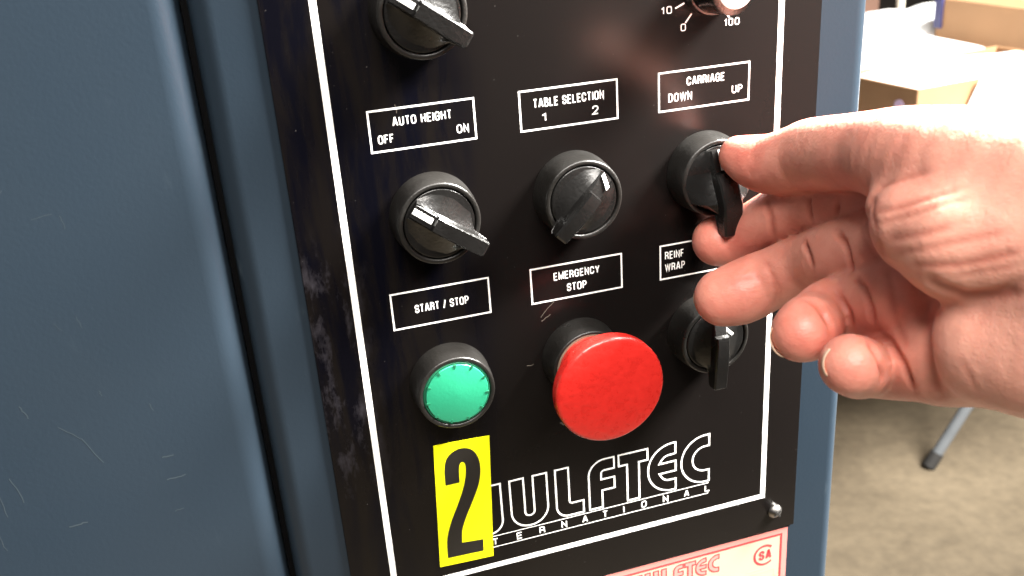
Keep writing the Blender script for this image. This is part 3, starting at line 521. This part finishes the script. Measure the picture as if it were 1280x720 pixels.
# skin folds: depth, width, redness, points on the skin (mm)
CREASES = [
    (0.56, 1.265, 0.62, [(123.6, -34.2, -36.6), (127.0, -30.8, -42.0), (126.6, -32.8, -44.0), (126.7, -34.0, -46.2), (127.4, -34.3, -50.5), (129.4, -32.8, -55.1)]),
    (1.3, 1.0, 0.88, [(130.1, -49.6, -33.3), (131.3, -48.5, -36.5), (131.1, -49.5, -38.9), (131.3, -49.8, -41.6), (132.3, -49.8, -44.4)]),
    (1.43, 1.1, 0.88, [(133.1, -62.0, -33.0), (133.0, -61.1, -36.3), (133.4, -60.7, -39.4)]),
    (0.35, 1.38, 0.44, [(120.4, -39.2, -57.8), (120.4, -44.0, -59.5), (120.8, -46.9, -63.1), (121.6, -47.5, -67.7), (121.6, -46.4, -70.9), (122.0, -44.8, -74.5)]),
    (0.24, 0.69, 0.38, [(120.7, -41.9, -58.0), (120.6, -44.3, -59.5), (120.9, -46.2, -61.1), (121.4, -47.7, -63.5), (122.4, -48.5, -66.3), (122.7, -47.7, -69.3), (123.6, -46.1, -72.8)]),
    (1.3, 1.0, 1, [(125.4, -55.4, -47.0), (123.5, -60.2, -47.7), (122.6, -63.4, -49.2), (122.4, -65.0, -51.1), (122.9, -65.6, -53.5)]),
    (1.43, 1.1, 0.94, [(126.6, -70.1, -39.2), (125.4, -74.2, -39.6), (124.5, -78.0, -40.1), (123.8, -80.4, -41.8), (123.6, -82.1, -43.9), (123.7, -82.5, -46.0), (121.8, -85.6, -46.8)]),
    (1.69, 1.3, 0.75, [(102.9, -92.0, -48.7), (104.5, -96.0, -49.4), (104.4, -98.7, -50.9), (105.1, -100.4, -53.0), (104.9, -101.4, -55.1)]),
    (1.3, 1.0, 0.88, [(116.3, -85.5, -50.3), (116.3, -87.8, -51.5), (116.2, -90.2, -52.5), (116.0, -92.2, -53.8), (116.2, -93.8, -55.3), (116.5, -94.2, -57.5), (117.3, -94.0, -60.0)]),
    (1.56, 1.1, 0.88, [(121.2, -87.6, -46.5), (119.6, -92.2, -46.4), (118.7, -96.0, -46.8), (117.7, -99.0, -48.3), (117.3, -101.2, -50.3), (117.3, -102.2, -52.9), (118.0, -102.4, -56.1)]),
    (1.56, 1.1, 0.94, [(118.7, -102.7, -57.5), (117.7, -106.6, -56.7), (117.1, -110.1, -56.1), (116.2, -113.5, -56.9), (115.6, -116.4, -57.9), (115.3, -118.8, -59.2), (115.4, -120.0, -60.7), (115.7, -120.9, -62.4), (116.3, -121.4, -64.4), (117.3, -121.5, -66.6)]),
    (1.56, 1.3, 0.75, [(106.6, -115.1, -51.7), (106.0, -118.1, -52.6), (106.7, -119.6, -54.3), (106.9, -120.8, -56.7), (108.6, -120.1, -60.4), (109.6, -118.9, -63.9)]),
    (1.12, 2.53, 0.38, [(124.5, -112.8, -43.1), (124.1, -114.6, -45.3), (123.4, -116.0, -46.9), (121.7, -118.6, -47.8), (119.9, -121.2, -48.6), (118.3, -123.6, -49.5), (117.0, -125.5, -50.6), (116.7, -126.5, -52.4), (116.7, -126.9, -54.5), (117.0, -127.3, -56.8), (117.4, -127.6, -59.2), (118.0, -127.5, -61.8), (119.0, -127.1, -64.7)]),
    (1.05, 2.3, 0.69, [(109.1, -129.3, -28.8), (110.3, -131.1, -29.8), (111.8, -132.5, -31.0), (112.9, -133.5, -31.5), (114.1, -134.5, -31.9), (115.4, -135.4, -32.5), (116.7, -136.1, -33.1), (117.6, -137.6, -32.6), (118.3, -139.1, -32.1), (119.0, -140.7, -31.5), (119.5, -142.4, -30.9), (119.9, -144.6, -29.5), (120.3, -146.7, -28.2), (120.7, -148.6, -26.9)]),
    (0.42, 1.15, 0.5, [(114.5, -102.9, -16.1), (115.0, -104.6, -14.6), (115.1, -106.9, -12.9), (115.0, -110.0, -11.4), (115.6, -112.1, -10.2), (116.4, -114.0, -9.1), (116.8, -116.1, -8.1), (117.3, -118.0, -7.2), (118.0, -119.7, -6.3)]),
    (0.49, 1.15, 0.56, [(109.1, -109.9, -18.8), (108.7, -113.2, -17.3), (108.9, -115.6, -16.2), (109.7, -117.5, -15.3), (110.4, -119.4, -14.3), (111.1, -121.3, -13.3), (111.8, -122.9, -12.4), (112.5, -124.3, -11.5), (113.4, -125.6, -10.7), (114.3, -126.7, -10.0), (115.5, -127.9, -9.3), (116.9, -128.9, -8.7), (118.2, -129.9, -8.0)]),
    (0.35, 1.035, 0.44, [(107.7, -113.3, -20.5), (107.9, -116.6, -18.8), (108.7, -119.1, -17.4), (109.2, -121.3, -16.3), (109.7, -123.4, -15.2), (110.3, -125.3, -14.2), (111.1, -126.7, -13.2), (111.9, -128.0, -12.4), (112.9, -129.1, -11.6), (114.1, -129.9, -10.9), (115.4, -131.1, -10.3), (116.8, -132.3, -9.8), (118.2, -133.5, -9.3)]),
    (0.49, 1.265, 0.56, [(107.5, -117.1, -23.5), (107.7, -120.4, -22.0), (107.8, -123.7, -20.6), (108.1, -126.1, -19.4), (108.6, -128.2, -18.4), (109.2, -130.0, -17.6), (110.1, -131.3, -16.8), (111.0, -132.4, -16.1), (112.0, -133.4, -15.5), (113.1, -134.4, -14.9)]),
    (0.35, 1.15, 0.44, [(108.1, -120.4, -26.3), (107.7, -123.9, -24.6), (107.7, -126.8, -23.2), (108.1, -129.3, -22.0), (108.8, -131.1, -21.1), (109.7, -132.6, -20.3), (110.7, -134.0, -19.6), (111.8, -135.2, -18.9), (112.9, -136.5, -18.3), (113.9, -137.5, -17.7), (114.8, -138.6, -17.2), (115.7, -139.7, -16.6), (116.6, -140.8, -16.1), (117.5, -141.9, -15.5), (118.3, -143.0, -14.9), (119.2, -144.1, -14.4)]),
    (0.49, 1.265, 0.62, [(108.3, -125.8, -27.4), (108.3, -128.4, -26.5), (108.7, -130.6, -25.8), (109.4, -132.3, -25.3), (110.5, -134.1, -24.8), (111.7, -135.8, -24.3), (112.9, -137.4, -23.9), (113.8, -138.5, -23.3), (114.7, -139.7, -22.7), (115.5, -140.9, -22.0), (116.3, -142.2, -21.4), (117.1, -143.4, -20.7), (118.0, -144.9, -19.8), (119.0, -146.4, -18.8), (120.0, -147.8, -17.8)]),
    (0.28, 0.9199999999999999, 0.38, [(112.5, -135.7, -27.7), (113.6, -137.4, -26.8), (114.6, -139.1, -25.9), (115.7, -140.7, -25.0), (116.4, -142.0, -24.3), (117.1, -143.4, -23.7), (117.9, -144.6, -23.0), (118.6, -145.9, -22.4), (119.3, -147.1, -21.7), (120.0, -148.4, -21.1)]),
    (0.28, 1.15, 0.31, [(114.7, -138.4, -47.8), (115.0, -139.6, -49.0), (115.3, -140.7, -50.3), (115.8, -141.5, -52.0), (116.5, -142.1, -53.8), (117.4, -142.7, -55.4), (118.5, -143.0, -57.1)]),
    (0.56, 1.15, 0.62, [(114.1, -101.0, -17.8), (110.8, -107.5, -17.7), (109.0, -109.6, -19.8), (107.8, -112.6, -20.8), (107.2, -114.8, -22.1)]),
    (0.42, 1.38, 0.44, [(107.5, -113.6, -22.5), (107.4, -114.6, -24.0), (107.8, -115.0, -25.9), (108.6, -115.0, -27.9), (110.3, -113.7, -30.6)]),
    (0.42, 1.38, 0.44, [(123.3, -98.4, -40.7), (121.4, -102.0, -41.4), (120.4, -104.4, -42.7), (119.7, -106.0, -44.1), (119.3, -107.2, -45.6), (119.1, -108.2, -47.3), (119.1, -109.1, -49.1), (119.1, -109.8, -50.9), (119.1, -111.3, -52.7), (117.9, -114.3, -53.5), (116.9, -116.9, -54.5), (116.3, -119.1, -55.7)]),
    (0.21, 0.9199999999999999, 0.31, [(110.5, -40.1, -63.8), (113.0, -40.9, -63.2), (115.6, -41.6, -62.7), (118.4, -44.6, -64.1)]),
    (0.21, 0.9199999999999999, 0.31, [(129.9, -76.9, -33.6), (127.5, -81.0, -34.3), (126.2, -83.6, -35.5), (125.4, -85.5, -37.1), (125.4, -87.5, -38.2), (125.6, -89.2, -39.5), (125.9, -90.8, -40.8), (124.7, -94.2, -41.2)]),
]

PALM_K = 7.0
def densify(ch, n=4):
    """smooth curve through the joints, radii included"""
    A = [np.array(q, float) for q in ch]; out = []
    for i in range(len(A)-1):
        p0, p1, p2, p3 = A[max(0, i-1)], A[i], A[i+1], A[min(len(A)-1, i+2)]
        for j in range(n):
            t = j/n; out.append(.5*((2*p1)+(p2-p0)*t+(2*p0-5*p1+4*p2-p3)*t*t+(3*p1-p0-3*p2+p3)*t*t*t))
    return out+[A[-1]]
FINGERS_FINE = {n: densify(ch, 4 if n == 'thumb' else 3) for n, ch in FINGERS.items()}

def smin(a, b, k):
    h = np.clip(0.5+0.5*(b-a)/k, 0, 1)
    return b*(1-h)+a*h-k*h*(1-h)

def seg_sdf(P, a, b):
    pa = P-np.array(a[:3], np.float32); ba = np.array(b[:3], np.float32)-np.array(a[:3], np.float32)
    t = np.clip(pa@ba/float(ba@ba), 0, 1)
    d = pa-t[..., None]*ba
    return np.sqrt((d*d).sum(-1))-(a[3]+(b[3]-a[3])*t)

def chain_sdf(P, ch, k):
    D = None
    for a, b in zip(ch[:-1], ch[1:]):
        d = seg_sdf(P, a, b)
        D = d if D is None else (smin(D, d, k) if k else np.minimum(D, d))
    return D

def hand_sdf(P):
    """signed distance (mm) of the whole hand: palm, four fingers, thumb, wrist and forearm"""
    palm = None
    for ch in PALM:
        d = chain_sdf(P, ch, 3.0)
        palm = d if palm is None else smin(palm, d, PALM_K)
    for ch in PADS:
        palm = smin(palm, chain_sdf(P, ch, 3.0), 4.5)
    D = palm
    for n, ch in FINGERS_FINE.items():
        f = chain_sdf(P, ch, 0)-(.2 if n == 'thumb' else .35)
        D = np.minimum(D, smin(palm, f, 4.0))
    return D

def surface_nets(vox=0.85, blk=4):
    A = np.array([q for ch in list(FINGERS.values())+PALM+PADS for q in ch], np.float32)
    lo = (A[:, :3]-A[:, 3:]).min(0)-4; hi = (A[:, :3]+A[:, 3:]).max(0)+4
    nb = np.ceil((hi-lo)/(vox*blk)).astype(int)+1; n = nb*blk+1
    D = np.full(tuple(n), 9.0, np.float32)
    bi = np.stack(np.meshgrid(*[np.arange(k) for k in nb], indexing='ij'), -1).reshape(-1, 3)
    cd = hand_sdf((lo+(bi+.5)*vox*blk).astype(np.float32))
    thr = vox*blk*1.0+1.2
    ax = np.arange(blk+1); sub = np.stack(np.meshgrid(ax, ax, ax, indexing='ij'), -1).reshape(-1, 3)
    ins = bi[cd < -thr]
    for b0 in np.array_split(ins, max(1, len(ins)//20000)):
        q = (b0[:, None]*blk+sub[None]).reshape(-1, 3); D[q[:, 0], q[:, 1], q[:, 2]] = -9
    act = bi[np.abs(cd) <= thr]
    for b0 in np.array_split(act, max(1, len(act)//4000)):
        q = (b0[:, None]*blk+sub[None]).reshape(-1, 3); D[q[:, 0], q[:, 1], q[:, 2]] = hand_sdf((lo+q*vox).astype(np.float32))
    S = D < 0; c = [slice(None, -1), slice(1, None)]
    cnt = sum(S[c[i], c[j], c[k]].astype(np.int8) for i in (0, 1) for j in (0, 1) for k in (0, 1))
    cells = np.argwhere((cnt > 0) & (cnt < 8)); idx = -np.ones(cnt.shape, np.int64); idx[tuple(cells.T)] = np.arange(len(cells))
    pos = np.zeros((len(cells), 3)); num = np.zeros(len(cells))
    for axis in range(3):
        o = [a for a in range(3) if a != axis]
        for u in (0, 1):
            for v in (0, 1):
                a = cells.copy(); a[:, o[0]] += u; a[:, o[1]] += v; b = a.copy(); b[:, axis] += 1
                da, db = D[tuple(a.T)], D[tuple(b.T)]; m_ = (da < 0) != (db < 0); t = da[m_]/(da[m_]-db[m_])
                q = a[m_].astype(float); q[:, axis] += t; pos[m_] += q; num[m_] += 1
    pos = lo+pos/num[:, None]*vox; faces = []
    for axis in range(3):
        o = [a for a in range(3) if a != axis]
        s0 = [slice(None)]*3; s1 = [slice(None)]*3; s0[axis] = slice(None, -1); s1[axis] = slice(1, None)
        a0, a1 = S[tuple(s0)], S[tuple(s1)]; e = np.argwhere(a0 != a1); flip = a0[tuple(e.T)]
        e_ok = (e[:, o[0]] > 0) & (e[:, o[1]] > 0); e, flip = e[e_ok], flip[e_ok]
        qs = []
        for u, v in ((-1, -1), (0, -1), (0, 0), (-1, 0)):
            q = e.copy(); q[:, o[0]] += u; q[:, o[1]] += v; qs.append(idx[tuple(q.T)])
        f = np.stack(qs, 1)
        if axis == 1: flip = ~flip
        f[~flip] = f[~flip][:, ::-1]; faces.append(f)
    f = np.concatenate(faces); return pos, f[(f >= 0).all(1)]
def seg_dist(P, a, b):
    ba = b-a; t = np.clip((P-a)@ba/max(1e-9, ba@ba), 0, 1); return np.linalg.norm(P-a-t[:, None]*ba, axis=1)
def build_hand():
    pos, faces = surface_nets()
    # outward normals from the field itself
    e = .4; Pf = pos.astype(np.float32); nrm = np.stack([hand_sdf(Pf+np.eye(3, dtype=np.float32)[i]*e)-hand_sdf(Pf-np.eye(3, dtype=np.float32)[i]*e) for i in range(3)], 1)
    nrm /= np.linalg.norm(nrm, axis=1)[:, None]+1e-9
    cr = np.zeros(len(pos)); disp = np.zeros(len(pos))
    for depth, width, tint, pts in CREASES:
        P = np.array(pts, float); lo, hi = P.min(0)-4*width, P.max(0)+4*width
        m_ = ((pos > lo) & (pos < hi)).all(1); q = pos[m_]
        if not len(q): continue
        d = np.full(len(q), 99.0)
        for a, b in zip(P[:-1], P[1:]): d = np.minimum(d, seg_dist(q, a, b))
        L = np.linalg.norm(q-P[0], axis=1); L2 = np.linalg.norm(q-P[-1], axis=1); taper = np.clip(np.minimum(L, L2)/3.0, .25, 1)
        g = np.exp(-(d/width)**2)*taper
        disp[m_] = np.minimum(disp[m_], -depth*g+depth*.35*np.exp(-((d-2.4*width)/(1.4*width))**2)*taper); cr[m_] = np.maximum(cr[m_], tint*np.exp(-(d/(width*.8))**2)*taper)
    red = np.full(len(pos), .44)-.34*np.clip((-pos[:, 1]-100)/40, 0, 1)*np.clip((pos[:, 2]+85)/35, 0, 1)
    for n_, ch in FINGERS.items():
        for q, w, rr in [(ch[0], .50, 11), (ch[2], .45, 11), (ch[4], .15, 10)]:
            d = np.linalg.norm(pos-np.array(q[:3]), axis=1); red += w*np.exp(-(d/rr)**2)
    red[:] = np.clip(red, 0, 1)
    pos = pos+nrm*disp[:, None]
    me = bpy.data.meshes.new('hand'); me.from_pydata((pos*MM).tolist(), [], faces.tolist()); me.update()
    for n_, arr in (('crease', cr), ('redness', red)):
        at = me.attributes.new(n_, 'FLOAT', 'POINT'); at.data.foreach_set('value', arr.astype(np.float32))
    return me
hand_me = build_hand()
hb = bmesh.new(); hb.from_mesh(hand_me); bmesh.ops.recalc_face_normals(hb, faces=hb.faces)
for _ in range(2): bmesh.ops.smooth_vert(hb, verts=hb.verts, factor=.35, use_axis_x=True, use_axis_y=True, use_axis_z=True)
hb.to_mesh(hand_me); hb.free()
hand = link('hand', hand_me, M['skin'], None, smooth=True)
tag(hand, 'bare right hand reaching in from the right, thumb and index finger gripping a black knob', 'hand')

def nail(tip, fwd, dorsal, r, width_deg, length, over, prof, label=None):
    """thin curved plate on the back of a fingertip, its free edge paler"""
    f = Vector(fwd).normalized(); d = (Vector(dorsal)-f*Vector(dorsal).dot(f)).normalized(); s = f.cross(d); c = Vector(tip)
    nu, nv = 14, 16; v = []; fs = []; mi = []
    for side in (0, 1):
        for j in range(nv+1):
            t = j/nv; along = -length+(length+over)*t
            for i in range(nu+1):
                a = math.radians(width_deg)*(2*i/nu-1); cut = (1-abs(2*i/nu-1)**2.5*.18) if j > nv-3 else 1
                drop = r*(1-math.sqrt(max(0.0, 1-(max(0, along)/(r*prof))**2)))
                rr = r+(.12 if side == 0 else -.3)
                x = c+f*(along*cut if along > 0 else along)+(d*math.cos(a)+s*math.sin(a))*(rr)-d*drop
                v.append(tuple(x))
    w = nu+1; half = (nv+1)*w
    for j in range(nv):
        for i in range(nu):
            q = (j*w+i, j*w+i+1, (j+1)*w+i+1, (j+1)*w+i); fs.append(q); mi.append(1 if j >= nv-1 else 0); fs.append(tuple(half+k for k in reversed(q))); mi.append(1 if j >= nv-2 else 0)
    rim = [i for i in range(w)]+[j*w+nu for j in range(1, nv+1)]+[nv*w+i for i in range(nu-1, -1, -1)]+[j*w for j in range(nv-1, 0, -1)]
    for a, b in zip(rim, rim[1:]+rim[:1]): fs.append((a, a+half, b+half, b)); mi.append(1)
    me = mesh('fingernail', v, fs); o = link('fingernail', me, [M['nail'], M['nail_edge']], hand, label, smooth=True)
    me.polygons.foreach_set('material_index', mi); return o
W_NAIL = {'index': ([120.03, -9.59, -61.45], [-0.794, 0.527, -0.303], [-0.711, 0.647, -0.276]), 'middle': ([110.12, -32.25, -73.23], [-0.927, 0.218, -0.304], [-0.493, 0.736, -0.464]), 'ring': ([99.95, -94.63, -57.41], [-0.815, -0.573, 0.087], [-0.901, 0.286, -0.327]), 'pinky': ([102.54, -114.05, -58.86], [-0.77, -0.481, 0.42], [-0.89, -0.256, 0.377])}
nail(*W_NAIL['index'], 8.7, 34, 5, 8.9, 1.3)
nail(*W_NAIL['middle'], 9.4, 34, 5, 9.6, 1.3)
nail(*W_NAIL['ring'], 7.6, 36, 5, 7.0, 1.6)
nail(*W_NAIL['pinky'], 7.0, 32, 5, 7.9, 1.45)


# ------------------------------------------------------------------ work table in the background
tb = empty('folding_table', (1.6, 1.4, -1.2), 'white folding table behind the machine, mostly hidden by the hand', 'table')
link('table_top', bm_mesh('top', box_bm((980, 900, -490), (2500, 2000, -450), 8, 3)), M['table_white'], tb)
def tube(name, a, b, r, m_, parent, seg=16, tag_=None):
    a, b = Vector(a), Vector(b); d = (b-a).normalized(); u = d.orthogonal().normalized(); w = d.cross(u)
    v = [tuple(p+(u*math.cos(2*PI*i/seg)+w*math.sin(2*PI*i/seg))*r) for p in (a, b) for i in range(seg)]
    f = [(i, (i+1) % seg, (i+1) % seg+seg, i+seg) for i in range(seg)]+[tuple(reversed(range(seg))), tuple(range(seg, 2*seg))]
    return link(name, mesh(name, v, f), m_, parent, smooth=False)
def leg(x, y, tx, ty):
    o = tube('leg', (x, y, -1170), (tx, ty, -490), 12, M['table_leg'], tb); sharp_smooth(o)
    d = (Vector((x, y, -1170))-Vector((tx, ty, -490))).normalized()
    a = Vector((x, y, -1170))-d*6; t = tube('foot_cap', a, a+d*36, 14.5, M['rubber'], o); sharp_smooth(t)
leg(1322, 1187, 1730, 1170); leg(1322, 1900, 1440, 1850); leg(2350, 1187, 2250, 1250); leg(2350, 1900, 2250, 1850)
bar = tube('cross_bar', (1380, 1219, -840), (1380, 1875, -840), 8, M['table_leg'], tb); sharp_smooth(bar)

def wall_box(name, x0, x1, y0, y1, z0, z1, label, t=5, yaw=0, flap=True):
    b = empty(name, (((x0+x1)/2)*MM, ((y0+y1)/2)*MM, z0*MM), label, 'box')
    for nm, lo, hi in (('side_wall', (x0, y0, z0), (x1, y0+t, z1)), ('side_wall', (x0, y1-t, z0), (x1, y1, z1)), ('side_wall', (x0, y0+t, z0), (x0+t, y1-t, z1)), ('side_wall', (x1-t, y0+t, z0), (x1, y1-t, z1)), ('bottom', (x0+t, y0+t, z0), (x1-t, y1-t, z0+t))):
        link(nm, bm_mesh(nm, box_bm(lo, hi, .8, 1)), M['cardboard'], b)
    return b
b1 = wall_box('cardboard_box', 1058, 1440, 1040, 1230, -449, -300, 'open brown cardboard box on the table just above the hand, packed with white foam')
b2 = wall_box('cardboard_box', 1470, 1900, 1180, 1500, -449, -237, 'brown cardboard box with blue tape on its corner at the right edge')
sharp_smooth(tube('round_label', (1058.2, 1078, -334), (1056.4, 1078, -334), 11, M['lilac'], b1, seg=24)); b1.location.x -= .022; b1.rotation_euler = (0, 0, math.radians(6))
link('blue_tape', bm_mesh('tape', box_bm((1464, 1480, -300), (1471, 1503, -236), 2, 2)), M['blue_tape'], b2)
# white foam sheets on and in the boxes
def pillow(name, x0, x1, y0, y1, z0, h, mt, label, cat, seed, zb=-449.5, nx=26, ny=20):
    rnd = random.Random(seed); ph = [rnd.uniform(0, 6) for _ in range(6)]
    v = []; f = []
    for j in range(ny+1):
        for i in range(nx+1):
            u, w = i/nx, j/ny; e = min(1, 8*min(u, 1-u))**.5*min(1, 8*min(w, 1-w))**.5
            z = z0+h*(e*.8+.1*math.sin(9*u+ph[0])*math.sin(7*w+ph[1])+.06*math.sin(17*u+ph[2]+4*w))
            v.append((x0+(x1-x0)*u+6*math.sin(6*w+ph[3]), y0+(y1-y0)*w+6*math.sin(7*u+ph[4]), z))
    n = len(v); v += [(a, b, zb) for a, b, c in v]; w_ = nx+1
    for j in range(ny):
        for i in range(nx):
            q = (j*w_+i, j*w_+i+1, (j+1)*w_+i+1, (j+1)*w_+i); f.append(q); f.append(tuple(n+k for k in reversed(q)))
    rim = [i for i in range(w_)]+[j*w_+nx for j in range(1, ny+1)]+[ny*w_+i for i in range(nx-1, -1, -1)]+[j*w_ for j in range(ny-1, 0, -1)]
    for a, b in zip(rim, rim[1:]+rim[:1]): f.append((a, a+n, b+n, b))
    o = link(name, mesh(name, v, f), mt, None, smooth=True); sharp_smooth(o, 60); return tag(o, label, cat)
pillow('foam_sheet', 1066, 1455, 1050, 1225, -312, 14, M['white_foam'], 'white foam packing filling the front cardboard box', 'foam', 2, -443)
pillow('foam_sheet', 1000, 1452, 1245, 1800, -330, 36, M['white_foam'], 'large white foam sheet lying behind the front cardboard box', 'foam', 3)
pillow('foam_sheet', 1452, 1740, 1520, 1800, -330, 44, M['white_foam'], 'white foam sheet behind the box with blue tape', 'foam', 5)
# white sheet hanging over the right part of the front box
v = [(1172, 1030, -296), (1460, 1060, -292), (1470, 1175, -292), (1470, 1175, -300), (1185, 1045, -300)]
sh = []
nx, ny = 24, 12
vv, ff = [], []
for j in range(ny+1):
    for i in range(nx+1):
        u, w = i/nx, j/ny; x = 1172-60*w+(1960-1172+60*w)*u; vv.append((x, 1022+4*math.sin(14*u+3*w)+10*u, -294-150*w))
for j in range(ny):
    for i in range(nx): a = j*(nx+1)+i; ff.append((a, a+1, a+nx+2, a+nx+1))
ho = link('white_sheet', mesh('sheet', vv, ff), M['white_foam'], None, smooth=True); tag(ho, 'white plastic sheet hanging over the front of the boxes, right of the bare cardboard', 'sheet')
md = ho.modifiers.new('thickness', 'SOLIDIFY'); md.thickness = .002
cr_ = empty('wooden_crate', (1.55, 2.1, -1.2), 'dark brown crate far behind, beside the blue control box edge', 'crate')
for k in range(6):
    link('plank', bm_mesh('plank', box_bm((1380, 2080, -1195+k*165), (1760, 2100, -1195+k*165+155), 3, 1)), M['dark_wood'], cr_)
    link('plank', bm_mesh('plank', box_bm((1380, 2104, -1195+k*165), (1400, 2500, -1195+k*165+155), 3, 1)), M['dark_wood'], cr_)
po = tube('steel_post', (1790, 2030, -1199), (1790, 2030, 900), 11, M['post'], None); sharp_smooth(po); tag(po, 'pale thin steel post standing behind the foam sheets', 'post')
